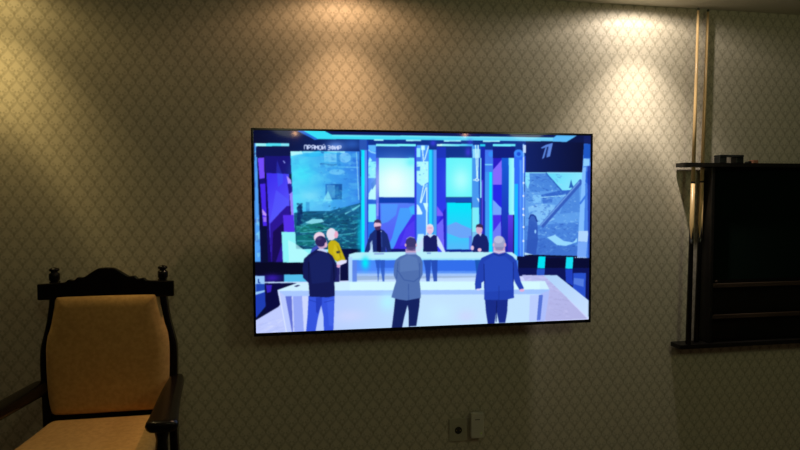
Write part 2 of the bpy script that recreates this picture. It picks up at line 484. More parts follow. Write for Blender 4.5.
    rect(446, 157.8, 472, 197.2, (104, 246, 252))
    glow(461, 180, 14, (176, 255, 255), .9, 18)
    rect(446, 197.4, 472, 202.6, (20, 76, 180))
    rect(446.2, 202.8, 471.6, 250, (0, 232, 252), 1, (86, 186, 252), True)
    poly([(446.4, 226), (456, 222), (462, 225), (471.6, 229), (471.6, 238), (460, 238), (446.4, 233)], (112, 162, 250), .9)
    rect(446, 249.5, 473, 252.6, (16, 36, 140)); rect(446, 202.8, 447, 250, (40, 90, 230))
    rect(469, 236, 472, 250, (96, 96, 240), .6)
    # strip of line drawings
    rect(472, 145, 479, 262, (72, 152, 240)); rect(479, 145, 481.2, 262, (26, 70, 190)); rect(480.2, 158, 481.4, 198, (150, 246, 255))
    rect(472.8, 149, 480.2, 158, (160, 232, 255), .85)
    for p in ([(475.6, 145), (477, 178)], [(478.2, 145), (477.6, 178)], [(473, 180), (479.5, 180)]):
        line(p, 1.0, (205, 250, 255))
    ell(477, 179.8, 1.9, 1.7, (225, 255, 255)); ell(477, 179.8, .9, .8, (80, 150, 240))
    poly([(476.5, 197.5), (479, 199), (479, 202.5)], (225, 255, 255))
    rect(472, 207.6, 479.2, 232, (124, 238, 252))
    rect(472, 232, 479, 252, (140, 214, 246), .7)
    rect(480, 144.1, 485.4, 146.3, (40, 215, 245))
    rect(481.4, 147, 485, 262, (24, 40, 176)); rect(481.4, 180, 483, 262, (84, 70, 220))
    rect(485, 149.8, 493, 263, (66, 116, 242), 1, (40, 190, 250), True)
    ell(491, 154, 2.6, 3, (50, 150, 255), .7); rect(485, 164, 492.6, 165.2, (130, 226, 255))
    rect(489.4, 172, 492, 263, (0, 236, 255)); rect(485.2, 172, 489.3, 263, (70, 160, 245), .6)
    # violet triangles bay
    rect(493, 144, 515.6, 146.3, (110, 240, 255))
    rect(493, 147, 515, 158, (17, 30, 126))
    rect(493, 158, 502.2, 262, (40, 30, 196))
    poly([(493, 170), (502, 159.6), (502, 184.6), (493, 184.6)], (132, 106, 255))
    rect(493, 185, 502, 210, (38, 40, 232))
    poly([(493, 199.6), (501.4, 208), (501.4, 215), (493, 215)], (116, 166, 255))
    poly([(493, 215), (501, 215), (501, 222), (493, 232)], (70, 50, 235))
    poly([(493, 232), (501, 221), (501, 240), (493, 254)], (118, 132, 255), .9)
    rect(501.8, 158, 509, 262, (22, 92, 216), 1, (30, 30, 170), True)
    rect(508.8, 158, 514.6, 215, (130, 238, 250), 1, (170, 255, 255)); rect(508, 215, 513.4, 262, (90, 60, 232), 1, (46, 30, 170), True)
    rect(514.2, 153, 523, 263, (48, 110, 250)); ell(518.6, 153.4, 4.6, 4, (60, 140, 255)); ell(518.8, 154, 2, 2, (30, 80, 220))
    rect(514.4, 184, 518, 263, (20, 200, 255), .8); rect(519.6, 160, 521.8, 256, (90, 160, 255), .8)
    rect(522.8, 144, 524.3, 258, (130, 190, 255)); rect(523.2, 145, 526, 153, (196, 222, 255)); rect(523, 157, 525, 173, (196, 226, 255))
    for y in (182, 195, 208, 214, 226, 240): rect(522.6, y, 524.4, y + 2, (235, 250, 255))
    rect(524.4, 156, 526, 256, (30, 70, 205))
    # dark board with the channel mark
    poly([(526.4, 141.6), (584, 142.6), (584, 172.2), (525.8, 172.2)], (17, 34, 104), 1, ((526, 150), (580, 150), (9, 16, 56)))
    lg = (92, 134, 222)
    poly([(541, 147.7), (546, 144.8), (552.9, 142.9), (552.5, 145.4), (541.8, 148.6)], lg)
    poly([(549.2, 145.5), (552.6, 144.6), (550.1, 156.3), (546.5, 157.6)], lg)
    poly([(545.4, 147.7), (547.1, 147.1), (544.2, 157.9), (542, 159.1)], lg)
    poly([(548.3, 146.6), (548.9, 146.4), (546.2, 156.4), (545.7, 156.6)], (66, 100, 190))
    # ruins picture on the right
    poly([(525.2, 172.4), (583.4, 172.4), (577.3, 256), (524.6, 254.6)], (94, 158, 236))
    poly([(527, 173), (546, 173), (560, 190), (530, 192)], (72, 134, 222), .9)
    poly([(525.2, 172.4), (529.5, 173), (530, 182), (528, 189), (525.4, 184)], (134, 224, 255))
    clutter(526, 174, 558, 192, 40, [(50, 104, 206), (120, 190, 250), (80, 140, 228)], 3.4, 1.2, .6, .4)
    poly([(546.4, 172.6), (583.2, 172.6), (581, 183), (572, 190), (562, 191.5)], (106, 222, 252), 1, ((555, 174), (575, 190), (140, 232, 255)))
    rect(525.4, 172.2, 583.4, 173.4, (150, 232, 255), .8)
    line([(546, 173), (562, 191)], 1.2, (44, 96, 190))
    poly([(569, 188), (570.3, 183), (571.2, 179.5), (572.3, 184), (574, 187.5)], (40, 100, 190))
    poly([(541, 195), (560, 190.5), (574, 190), (572, 194), (543, 199.5)], (52, 104, 204))
    line([(541, 197.5), (560, 196), (570, 194.5)], 1.0, (150, 215, 255))
    poly([(542, 200), (553, 198.5), (552, 203), (543, 203)], (56, 108, 208), .8)
    rect(533, 195, 541, 203, (134, 204, 255), .8)
    poly([(528, 207), (540, 204), (556, 205), (550, 218), (540, 226), (530, 220)], (142, 206, 255), .75)
    clutter(526, 192, 580, 232, 80, [(60, 118, 214), (150, 212, 255), (104, 170, 242), (74, 130, 222)], 2.6, 1.2, .6)
    poly([(566, 196), (579, 186), (580, 212), (560, 214)], (66, 124, 216), .6)
    poly([(525, 226), (578.8, 222), (577.4, 256), (524.6, 254.6)], (70, 128, 220), .85)
    clutter(526, 222, 578, 254, 110, [(50, 100, 198), (110, 176, 244), (60, 116, 212), (140, 206, 255), (44, 88, 186)], 2.6, 1.0, .6)
    poly([(525.4, 240), (542, 238), (578, 246), (577.3, 256), (524.6, 254.6)], (56, 104, 202), .6)
    ruin = [(38, 82, 176), (170, 222, 255), (92, 152, 228), (58, 108, 206), (130, 192, 248)]
    clutter(526, 174, 562, 206, 130, ruin, 1.7, .8, .65, .3); clutter(528, 196, 578, 236, 170, ruin, 1.5, .8, .6)
    clutter(526, 228, 577, 254, 150, [(36, 78, 172), (110, 170, 240), (60, 112, 208), (84, 140, 224)], 1.7, .7, .55)
    line([(582, 180.5), (541.5, 226.5)], 4.6, (54, 96, 192)); line([(579.6, 181.5), (540.6, 225.6)], 1.3, (106, 156, 230))
    poly([(528.6, 222), (529.6, 216), (533, 213.8), (536.6, 217), (537.6, 226), (538, 240), (536, 254.4), (526.4, 254), (527.6, 236)], (44, 84, 184), .85)
    line([(529, 219), (531, 214.6), (535, 216), (537.4, 222)], 1.2, (28, 60, 150))
    ell(535.4, 231.6, .9, 2, (150, 205, 255))
    poly([(547, 237.4), (555, 235), (564, 241), (573, 242.5), (577, 238), (577, 242), (566, 246), (557, 245)], (150, 216, 255))
    poly([(524.6, 252.5), (533, 254.6), (524.6, 255.2)], (190, 230, 255))
    # right edge strip
    poly([(584, 143.5), (590.6, 144), (589.4, 258), (577.5, 258)], (70, 128, 232))
    rect(584, 136, 592, 143.6, (18, 30, 92))
    poly([(584, 144), (590.6, 144), (590.4, 158), (583.6, 158)], (28, 86, 196))
    poly([(583.6, 158.6), (589.6, 159), (589.6, 165.6), (583, 166.6)], (140, 206, 255))
    poly([(582.6, 167.5), (586, 167), (584, 231), (578.6, 231)], (130, 190, 255)); poly([(586, 172), (590, 170), (590, 186), (585.4, 182)], (40, 96, 216))
    line([(580, 204), (590, 190)], 1.8, (60, 120, 230)); line([(585.4, 184), (590, 196)], 1.4, (70, 130, 235))
    poly([(578.6, 231), (588.6, 231), (587.4, 242), (578, 241.6)], (176, 214, 255))
    poly([(577.8, 242), (587.4, 242), (586, 258.5), (577, 258.5)], (120, 170, 250))
    poly([(587.4, 166), (590.8, 166), (590, 262), (588.4, 262)], (24, 40, 150), .7)
    for k in range(6): rect(575 + 2.1 * k, 257, 576 + 2.1 * k, 258.6, (200, 225, 255))
    # dark stage wall and floor
    poly([(254, 262.6), (350, 262.6), (350, 275), (254, 276)], (7, 8, 36))
    rect(338, 249.4, 351, 284, (10, 14, 62))
    poly([(516, 256.3), (592, 258.6), (592, 302), (516, 292)], (12, 20, 88))
    rect(516, 258, 592, 268, (7, 10, 50))
    rect(518, 256.5, 545, 268, (9, 14, 58))
    poly([(538.6, 256.4), (545.6, 256.6), (544.8, 268.4), (537.4, 268.2)], (0, 226, 245))
    poly([(566.4, 257), (573.4, 257.2), (572.6, 268.8), (565.4, 268.6)], (20, 222, 245))
    poly([(537, 268.8), (545, 268.8), (544.4, 276), (536.6, 276)], (40, 84, 198))
    poly([(565.4, 269), (572.6, 269.2), (573, 286), (566, 282)], (30, 62, 190))
    poly([(573.4, 273), (586, 273), (585.4, 298), (573, 288)], (40, 80, 205)); poly([(574, 278), (584, 279), (583.6, 287), (573.6, 284)], (100, 140, 232), .7)
    rect(254, 275, 302, 284, (12, 16, 74)); glow(272, 278, 10, (70, 30, 200), .7, 5)
    poly([(255.4, 276), (264.6, 276), (265, 300), (255.8, 302)], (150, 200, 250)); poly([(256, 284), (265, 284), (265.6, 290), (256, 292)], (30, 70, 180)); poly([(255.8, 295), (265, 292), (266, 306), (256, 318)], (30, 60, 178))
    poly([(258, 279), (259, 279), (259, 282.2), (260.2, 282.2), (260.2, 283.2), (258, 283.2)], (30, 60, 150))
    poly([(264.6, 284), (284, 284), (280, 306), (266, 314)], (10, 10, 62))
    poly([(266, 285), (272, 285), (271, 292), (267, 293)], (66, 40, 220), .8)
    poly([(284, 274.6), (303, 274.6), (308, 283), (284, 283)], (84, 190, 236))
    line([(264.5, 282.6), (310, 282.4)], 1.3, (196, 224, 250))
    # bright floor and plinth
    poly([(300, 282), (545, 275.4), (590, 318), (590, 326), (255, 336), (284, 300)], (206, 214, 255))
    poly([(255.8, 320.4), (280, 306), (300, 300), (300, 334), (256, 334)], (192, 204, 255))
    clutter(257, 318, 284, 333, 30, [(170, 186, 246), (220, 228, 255), (184, 190, 244)], 6, .7, .5, -.3)
    poly([(522, 275), (545, 275.4), (587, 318.6), (546, 321)], (184, 188, 240), 1, ((535, 276), (575, 318), (178, 180, 230)))
    clutter(526, 277, 556, 290, 30, [(166, 166, 226), (208, 208, 255)], 5, .7, .5); clutter(549, 290, 572, 318, 60, [(154, 156, 208), (200, 200, 244), (170, 168, 220)], 5, .8, .5, .25)
    poly([(543.6, 275.2), (557, 275.2), (588.6, 300.4), (588.4, 318)], (176, 212, 252), 1, ((550, 276), (588, 312), (200, 224, 255)))
    # people behind the far desk
    def legs(x0, x1, mid, y0, y1, c, a):
        poly([(x0, y0), (mid, y0), (mid - .4, y0 + 8), (mid - 1.6, y1), (x0 + 3.0, y1), (x0 + 2, y0 + 9)], c, a)
        poly([(mid, y0), (x1, y0), (x1 - .2, y0 + 9), (x1 - .6, y1), (mid + 2.6, y1), (mid + .6, y0 + 8)], c, a)
    skin = (232, 190, 214)
    poly([(370, 234.5), (374.6, 230), (378.6, 228.6), (383.6, 230.4), (387.4, 234.6), (390, 244), (391.6, 252.4), (387, 253), (385.6, 246), (385.6, 254), (373, 254), (372.6, 244), (370.6, 249), (367.6, 253.6), (364.4, 252.8), (367.2, 243)], (26, 44, 116))
    poly([(376.6, 230), (380.6, 230), (381, 253.6), (377, 253.6)], (14, 14, 66)); line([(381.4, 231), (382, 247)], .6, (54, 84, 176), .8)
    poly([(370.2, 243), (372.4, 240), (372.6, 253), (370, 253)], (190, 226, 255), .8)
    ell(377.6, 225.2, 3.6, 4.9, skin); poly([(373.8, 224), (374.6, 220.6), (377.6, 219.2), (380.6, 220.4), (381.6, 224.6), (380.2, 223), (375, 222.6)], (62, 48, 92))
    poly([(374.4, 227), (377, 226.6), (380.8, 226), (380.6, 229), (378, 230.6), (375.4, 229.6)], (74, 46, 92)); ell(381.2, 231.4, .6, .6, (200, 220, 255))
    ell(365.6, 253.2, 1.8, .9, (236, 214, 236)); ell(388.8, 253, 2.2, .9, (236, 204, 230))
    # white shirt and waistcoat
    poly([(423.4, 236.6), (426, 234.6), (434.6, 234.4), (437.6, 236.4), (441.6, 243), (445.4, 251.6), (443, 253), (437.6, 246), (437, 253), (424, 253), (423.4, 246), (419.4, 252.6), (415, 252.6), (418.6, 244)], (206, 226, 255))
    poly([(423.6, 236.2), (427.4, 235), (430.4, 238), (433.6, 234.8), (436.8, 235.8), (437.8, 253), (423.2, 253)], (23, 28, 98))
    ell(430.1, 229.4, 3.5, 5, (240, 200, 226)); poly([(426.6, 228), (427, 225), (430, 223.8), (433, 225), (433.8, 229), (432.6, 226.4), (428, 226)], (226, 226, 244))
    ell(430, 232.4, 2.2, 1.8, (226, 186, 220), .8); ell(444.6, 252.6, 1.9, .9, (240, 226, 250)); rect(428.4, 227.8, 432.2, 228.4, (150, 110, 160), .6)
    # dark jumper
    poly([(471.6, 246), (473.6, 237.4), (477, 234), (482.6, 233.6), (487, 236.6), (489, 244), (488.6, 253), (474, 253.4), (471.4, 250)], (22, 34, 108))
    poly([(478.4, 233.4), (480.6, 236.6), (482, 233.2)], (200, 214, 250)); ell(479.2, 229.6, 3.2, 4.6, (214, 172, 204))
    poly([(475.8, 228), (476.4, 225), (479.8, 223.6), (483, 225.4), (483.2, 230), (481.8, 227.6), (477, 227)], (62, 44, 84))
    ell(472.4, 248, 1.6, 2.4, (226, 196, 226)); ell(479.6, 250, 2, 1.9, (236, 190, 216))
    # far desk
    poly([(349, 254.4), (356, 252.4), (420, 251.8), (512, 252.2), (517, 256), (517, 260), (352.6, 260.2), (352, 283), (348.6, 283)], (186, 240, 252))
    poly([(350.6, 258.4), (517, 258), (517, 260.2), (351, 260.4)], (150, 226, 255), .7)
    rect(374, 253.2, 384, 254.6, (130, 150, 220), .8); rect(427, 252.8, 431, 253.8, (90, 120, 200), .8)
    rect(352.6, 260.2, 518, 276, (70, 140, 250), 1, (86, 138, 255), True)
    rect(376, 260.2, 414, 268, (50, 100, 226), .7); rect(437, 260.2, 478, 274, (44, 104, 232), .8)
    rect(352.6, 273, 518, 283, (166, 200, 252), .85, (196, 226, 255), True); rect(352.6, 271, 518, 274, (110, 166, 252), .6)
    glow(365.2, 263, 5, (0, 236, 250), 1.0, 8)
    rect(348.4, 257, 352.4, 283, (176, 214, 255)); rect(352.4, 260.4, 356.8, 283, (92, 132, 232), .9)
    legs(375.0, 385, 380, 260, 281.6, (40, 84, 190), .8)
    legs(423.4, 437.6, 431.2, 260, 282, (30, 66, 172), .85)
    poly([(475, 260), (481, 260), (479, 275), (476.6, 275)], (22, 84, 176), .9); rect(481, 260, 484, 270, (30, 190, 245), .8)
    # woman in yellow and the bald man
    poly([(335, 262), (340.6, 266), (340.4, 272), (339, 284.6), (334.6, 284.6), (334, 270)], (30, 32, 102))
    poly([(328, 244), (330.6, 240.6), (335, 240.4), (339, 243.4), (341.4, 249.6), (345.6, 259.6), (341, 263.4), (336, 261), (331, 256), (328, 252)], (196, 176, 22))
    poly([(334.6, 244), (338, 250), (340, 258), (337, 260), (333, 252)], (214, 196, 40), .7); poly([(336, 251.6), (339.8, 250.6), (340.4, 253), (337, 253.6)], (48, 50, 60))
    line([(337.6, 246), (341, 258.6)], .7, (146, 128, 16), .8)
    ell(331.4, 234.2, 4.9, 6.1, (232, 224, 236)); ell(336.2, 234.6, 2.0, 3.7, (238, 170, 200)); poly([(327.4, 236), (332, 228.6), (335.6, 230.6), (334, 236), (332.6, 240), (328.4, 240.4)], (226, 222, 240))
    poly([(336.4, 262), (342, 260), (347, 260), (346.6, 262.8), (340, 265.6), (336.6, 264.8)], (226, 226, 255))
    ell(338.6, 266.2, 2, 1.6, (226, 170, 206)); line([(340, 266), (339.8, 281)], .7, (190, 205, 250), .7)
    poly([(308.4, 258), (312.4, 248), (318, 244.6), (324, 248), (322, 262)], (58, 78, 186)); ell(319.4, 237.4, 5.6, 5.4, (238, 212, 232)); ell(317.6, 243, 2.6, 2.2, (150, 170, 230), .7)
    # near desk
    poly([(277.6, 290), (298, 282.8), (345, 281.8), (545, 281), (549.6, 289.6), (549.6, 290), (277.8, 292)], (206, 240, 255))
    rect(350, 282, 540, 290, (214, 252, 255), .8)
    poly([(277.6, 291), (549.6, 289.4), (549, 294.4), (286, 296.6), (278.4, 296)], (170, 200, 255), 1, ((280, 293), (440, 293), (160, 196, 255)))
    poly([(285.4, 296.4), (541, 294.2), (537.4, 322), (292.6, 334)], (182, 200, 255), 1, ((300, 310), (420, 306), (190, 226, 255)))
    poly([(420, 294.6), (541, 294.2), (537.4, 322), (420, 328)], (196, 228, 255), .8)
    glow(388, 302, 12, (176, 250, 255), .7, 12); glow(466, 316, 14, (206, 214, 255), .7, 9); glow(350, 316, 22, (206, 214, 255), .7, 9); glow(440, 312, 16, (200, 240, 255), .6, 12)
    poly([(285.2, 296.4), (292, 296.2), (294.4, 334), (291, 334)], (96, 112, 214)); line([(292.2, 296.4), (293.6, 333)], 1.0, (206, 216, 255)); poly([(293, 296.4), (302, 296), (304, 333), (294.6, 334)], (140, 160, 246), .8)
    poly([(302, 296.2), (308, 296), (309, 330), (304, 332)], (214, 222, 255), .7)
    poly([(277.6, 290.4), (285.4, 296.4), (292.4, 334), (285.4, 334)], (186, 202, 255)); line([(278.6, 291), (286.6, 333)], .9, (226, 236, 255))
    poly([(540.6, 294.2), (549.6, 290), (545, 321), (536.6, 322)], (172, 190, 252)); poly([(539, 295), (543, 294.8), (540.4, 320), (536.6, 320.4)], (86, 116, 216)); poly([(530, 295), (539, 294.8), (536.8, 321), (529, 321.6)], (186, 206, 255))
    poly([(294, 286.4), (298, 285), (300.4, 285.4), (296.6, 287)], (30, 36, 92))
    # men seen from behind, in front of the near desk
    poly([(308.6, 296), (334.6, 296), (334.2, 310), (333.4, 331.4), (324, 331.8), (323.4, 316), (321.2, 305), (318, 318), (315.4, 332.2), (306, 332.8), (307.6, 316)], (52, 84, 222))
    poly([(316, 298), (322, 297), (322, 304), (318, 314), (316, 312)], (30, 52, 172), .7); poly([(327, 300), (333.6, 298), (333, 326), (329, 326)], (70, 106, 240), .5)
    line([(309, 300), (317, 302.4)], .8, (30, 54, 170), .7); line([(324, 302.4), (334, 300)], .8, (30, 54, 170), .7)
    poly([(302.6, 268), (304, 259), (309.4, 254), (315, 250.4), (318, 248.4), (326, 250.8), (332.6, 256), (335.6, 262), (337, 270), (336.6, 277), (334.4, 281), (334.8, 296), (328, 297.4), (309.6, 296.8), (308.6, 283), (303.2, 278)], (19, 26, 84))
    poly([(309, 258), (318, 252), (328, 254), (332, 262), (330, 282), (312, 284)], (25, 38, 106), .6); line([(308.8, 262), (308.8, 282)], .7, (10, 12, 52)); line([(333.6, 264), (334.2, 281)], .7, (10, 12, 52))
    poly([(316.6, 250.4), (320, 248), (326, 249.6), (327.6, 253), (321, 251)], (206, 214, 250)); ell(322, 243.2, 5.2, 5.8, (196, 160, 196)); ell(320.8, 241.4, 5.6, 5.4, (46, 38, 92)); ell(326, 245, 1.4, 2.6, (226, 180, 206)); ell(319.2, 238.6, 2.6, 1.6, (86, 70, 122), .6)
    poly([(395.4, 297), (420, 297), (419.4, 306), (416.4, 326), (408.6, 326.6), (408.8, 312), (407.6, 305), (404.6, 316), (402.2, 327.4), (391.8, 328), (393.8, 312)], (20, 34, 96))
    poly([(394, 266), (395.6, 260), (400, 256.6), (406.6, 254), (411, 252.4), (416.6, 254.6), (420.6, 257.4), (422.6, 262), (422.8, 274), (419.6, 281), (420.6, 290), (420.8, 298), (412, 299.6), (406.6, 300.6), (399, 299.6), (391.4, 297.4), (394, 288), (396.2, 281), (393.8, 275)], (80, 112, 176))
    poly([(400, 260), (408, 255), (417, 258), (419, 270), (400, 272)], (96, 130, 190), .6); line([(397.2, 270), (404, 280), (414, 281.6), (420, 277)], .8, (52, 84, 156), .8); line([(408.4, 284), (408.8, 300)], .7, (50, 82, 156), .8); line([(398, 262), (396.6, 279)], .7, (52, 84, 156), .8); line([(419.8, 263), (419.4, 280)], .7, (52, 84, 156), .8)
    poly([(405.6, 249), (415.8, 249), (416.2, 254.4), (405.4, 254.4)], (200, 168, 204)); rect(405.6, 252.6, 416.4, 254.4, (150, 170, 226)); ell(411, 243.6, 5.4, 6.8, (58, 54, 112)); poly([(406, 247), (416, 247), (415.4, 251), (406.6, 251)], (92, 76, 130), .7); ell(405.6, 245.2, .9, 1.7, (216, 170, 204)); ell(416.4, 245.2, .9, 1.7, (216, 170, 204)); line([(406.4, 239), (410, 236.8), (414.6, 238)], .8, (210, 220, 240), .6)
    poly([(485, 299), (508, 298), (507.2, 312), (505.4, 322.6), (499, 323), (496.4, 310), (494.6, 323.4), (487.8, 323.8), (486, 312)], (24, 44, 138)); line([(496.8, 301), (496.2, 322)], .8, (14, 26, 96))
    poly([(476, 276), (478.6, 264), (481.6, 258), (488, 255), (494, 252.4), (499, 250.6), (505.6, 252.4), (512.6, 256.4), (516.6, 261), (518.4, 272), (521, 282), (524, 288.4), (520, 290.6), (515.4, 283), (513.6, 278), (514, 298), (505, 300), (484.4, 300), (484, 280), (482.4, 288), (475.4, 289.6), (475, 284)], (34, 66, 180))
    poly([(484, 262), (494, 255), (506, 257), (513, 264), (512, 290), (486, 292)], (42, 80, 198), .55); line([(484, 264), (484.4, 284)], .8, (20, 40, 128), .9); line([(513.4, 262), (513.6, 282)], .8, (20, 40, 128), .9); line([(499, 286), (499, 300)], .6, (22, 44, 134), .8); line([(494, 254), (499, 256), (505, 254)], .8, (20, 40, 128), .8)
    poly([(493.6, 247), (505, 247), (505.4, 252.4), (499, 254), (493.4, 252.4)], (206, 170, 204)); line([(493.6, 251), (499, 252.6), (505, 251)], .9, (200, 216, 250)); ell(499.4, 243, 6, 7.2, (160, 164, 204)); ell(498.6, 239.6, 4.6, 3.8, (196, 200, 230), .7); ell(505.2, 245, 1, 2, (222, 170, 200)); ell(493.6, 245, .9, 1.9, (222, 170, 200)); poly([(495, 247), (504, 247), (503, 250.4), (496, 250.4)], (130, 130, 176), .7)
    ell(522, 290.4, 2.6, 1.4, (226, 176, 220)); ell(478.4, 289.6, 2.2, 1.0, (220, 214, 250)); poly([(481.4, 283), (484, 281), (484, 288), (481.6, 289)], (206, 240, 255))
    # on-screen words: live broadcast
    tx = (206, 218, 255)
    def text(x, y, w, h, step, words):
        G = {'П': [[(0, 1), (0, 0), (1, 0), (1, 1)]], 'Р': [[(0, 1), (0, 0), (.9, 0), (1, .28), (.9, .56), (0, .56)]],
             'Я': [[(1, 1), (1, 0), (.1, 0), (0, .28), (.1, .55), (1, .55)], [(.45, .55), (0, 1)]],
             'М': [[(0, 1), (0, 0), (.5, .6), (1, 0), (1, 1)]], 'О': [[(0, .2), (.2, 0), (.8, 0), (1, .2), (1, .8), (.8, 1), (.2, 1), (0, .8), (0, .2)]],
             'Й': [[(0, 0), (0, 1), (1, 0), (1, 1)], [(.25, -.3), (.5, -.18), (.75, -.3)]],
             'Э': [[(0, 0), (.8, 0), (1, .2), (1, .8), (.8, 1), (0, 1)], [(.3, .5), (1, .5)]],
             'Ф': [[(.5, -.08), (.5, 1.08)], [(0, .3), (.2, .15), (.8, .15), (1, .3), (1, .68), (.8, .82), (.2, .82), (0, .68), (0, .3)]],
             'И': [[(0, 0), (0, 1), (1, 0), (1, 1)]]}
        for ch in words:
            if ch != ' ':
                for st in G[ch]:
                    line([(x + px * w, y + py * h + (x + px * w - 304) * 0.014) for px, py in st], .98, tx)
            x += step if ch != ' ' else step * .42
    text(304.4, 145.3, 2.6, 4.0, 3.62, 'ПРЯМОЙ ЭФИР')

draw_picture()
P_ = CAN.reshape(GH, SS, GW, SS, 3).mean((1, 3))
def blur(a, k):
    p = np.pad(a, ((1, 1), (1, 1), (0, 0)), mode='edge')
    a = p[:, :-2] * k + p[:, 1:-1] * (1 - 2 * k) + p[:, 2:] * k
    return a[:-2] * k + a[1:-1] * (1 - 2 * k) + a[2:] * k
P_ = blur(blur(P_, 0.14), 0.10) / 255.0
P_ = np.where(P_ <= 0.04045, P_ / 12.92, ((np.maximum(P_, 0) + 0.055) / 1.055) ** 2.4)

def make_screen(parent, loc):
    gx = np.linspace(SX0, SX1, GW + 1); gz = np.linspace(SZ1, SZ0, GH + 1) - loc[2]
    X, Z = np.meshgrid(gx, gz)
    co = np.stack([X, np.full_like(X, TVY + 0.0015 - loc[1]), Z], -1).reshape(-1, 3).astype(np.float32)
    i = (np.arange(GH)[:, None] * (GW + 1) + np.arange(GW)[None, :]).ravel()
    # wound so that the face looks into the room
    q = np.stack([i, i + GW + 1, i + GW + 2, i + 1], -1).astype(np.int32)
    me = bpy.data.meshes.new('screen')
    me.vertices.add(len(co)); me.vertices.foreach_set('co', co.ravel())
    me.loops.add(q.size); me.loops.foreach_set('vertex_index', q.ravel())
    me.polygons.add(len(q)); me.polygons.foreach_set('loop_start', np.arange(len(q), dtype=np.int32) * 4)
    me.update(calc_edges=True)
    at = me.color_attributes.new('picture', 'FLOAT_COLOR', 'CORNER')
    c4 = np.concatenate([P_.reshape(-1, 3), np.ones((GW * GH, 1))], 1).astype(np.float32)
    at.data.foreach_set('color', np.repeat(c4, 4, axis=0).ravel())
    m = mat('lit_screen', (0.004, 0.004, 0.005, 1), 0.05, 0.3)
    N = Nodes(m); v = N.new('ShaderNodeVertexColor'); v.layer_name = 'picture'
    N.link(v.outputs['Color'], N.bsdf.inputs['Emission Color']); N.bsdf.inputs['Emission Strength'].default_value = 1.0
    me.materials.append(m)
    o = bpy.data.objects.new('screen', me); C.objects.link(o); o.parent = parent
    return o

tv_loc = (0.0057, 0.0, TVZ)
tv = thing('wall_mounted_television', 'large flat black television showing a blue studio talk show on the wall', 'television', tv_loc)
def tvbox(x0, x1, y0, y1, z0, z1):
    return newbox(x0, x1, y0, y1, z0 - TVZ, z1 - TVZ)
make_screen(tv, tv_loc)['label'] = 'lit screen with a blue talk show studio picture'
bm = bmesh.new()                                           # bezel: a closed frame round the screen
o_ = [(-W / 2, TVZ - H / 2 - 0.004), (W / 2, TVZ - H / 2 - 0.004), (W / 2, TVZ + H / 2), (-W / 2, TVZ + H / 2)]
i_ = [(SX0, SZ0), (SX1, SZ0), (SX1, SZ1), (SX0, SZ1)]
rings_ = [[(x, y, z - TVZ) for x, z in pts] for pts, y in ((o_, TVY + 0.012), (o_, TVY - 0.001), (i_, TVY - 0.001), (i_, TVY + 0.012))]
vs = [[bm.verts.new(p) for p in r] for r in rings_]
for k in range(4):
    for i in range(4):
        bm.faces.new((vs[k][i], vs[k][(i + 1) % 4], vs[(k + 1) % 4][(i + 1) % 4], vs[(k + 1) % 4][i]))
obj('bezel', bm, M_bezel, tv, 0.0015)
obj('back_shell', tvbox(-W / 2 + 0.004, W / 2 - 0.004, TVY + 0.013, TVY + 0.035, TVZ - H / 2 + 0.004, TVZ + H / 2 - 0.004), M_shell, tv, 0.004)
obj('electronics_housing', tvbox(-0.55, 0.55, TVY + 0.0355, TVY + 0.062, TVZ - 0.40, TVZ + 0.12), M_shell, tv, 0.012)
bm = bmesh.new()
box(bm, -0.22, 0.22, -0.018, -0.001, -0.18, 0.18)
for s in (-1, 1):
    box(bm, s * 0.17 - 0.02, s * 0.17 + 0.02, TVY + 0.0625, -0.0182, -0.16, 0.06)
obj('wall_bracket', bm, M_steel, tv)
obj('sensor_bump', tvbox(-0.03, 0.03, TVY - 0.001, TVY + 0.01, TVZ - H / 2 - 0.010, TVZ - H / 2 - 0.0044), M_shell, tv, 0.002)

# ------------------------------------------------------------------ the armchair
AX, AY = -1.448, -0.50
ch = thing('armchair', 'high-backed armchair in tan velvet with a carved black wood frame', 'armchair', (AX, AY, FLOOR))
def by(z):                                                  # plane of the back, local y
    return 0.30 + (z - UP - 0.75) * 0.03
UP = -FLOOR                                                 # heights below are above the old datum
def lift(l): return [(z + UP, x) for z, x in l]
# posts: outline swells near the middle of the back
outl = lift([(-0.06, 0.276), (0.25, 0.275), (0.45, 0.274), (0.56, 0.276), (0.64, 0.279), (0.71, 0.280), (0.765, 0.277), (0.81, 0.267), (0.865, 0.254), (0.92, 0.245), (0.98, 0.2385), (1.052, 0.2375)])
outl = catmull(outl, 5)
for s in (-1, 1):
    rings = []
    for z, x in outl:
        w = 0.034; y = by(z) if z - UP > 0.45 else by(0.45 + UP) + (0.45 + UP - z) * 0.08
        x0, x1 = s * x, s * (x - w); y0, y1 = y - 0.017, y + 0.023; r = 0.006
        a, b = min(x0, x1), max(x0, x1)
        rings.append([(a + r, y0, z), (b - r, y0, z), (b, y0 + r, z), (b, y1 - r, z), (b - r, y1, z), (a + r, y1, z), (a, y1 - r, z), (a, y0 + r, z)])
    post = obj('back_post', loft(bmesh.new(), rings), M_dark, ch)
    x = s * 0.222; z0 = 1.0526 + UP; y = by(z0) + 0.003
    bm = taper(bmesh.new(), (x, y, z0), (x, y, z0 + 0.060), [(0, .015), (.06, .020), (.12, .0215), (.5, .0215), (.56, .020), (.62, .0135), (.70, .0135), (.74, .019), (.84, .021), (.92, .017), (.97, .009), (1, .003)], 22)
    obj('finial', bm, M_dark, post, smooth=True)
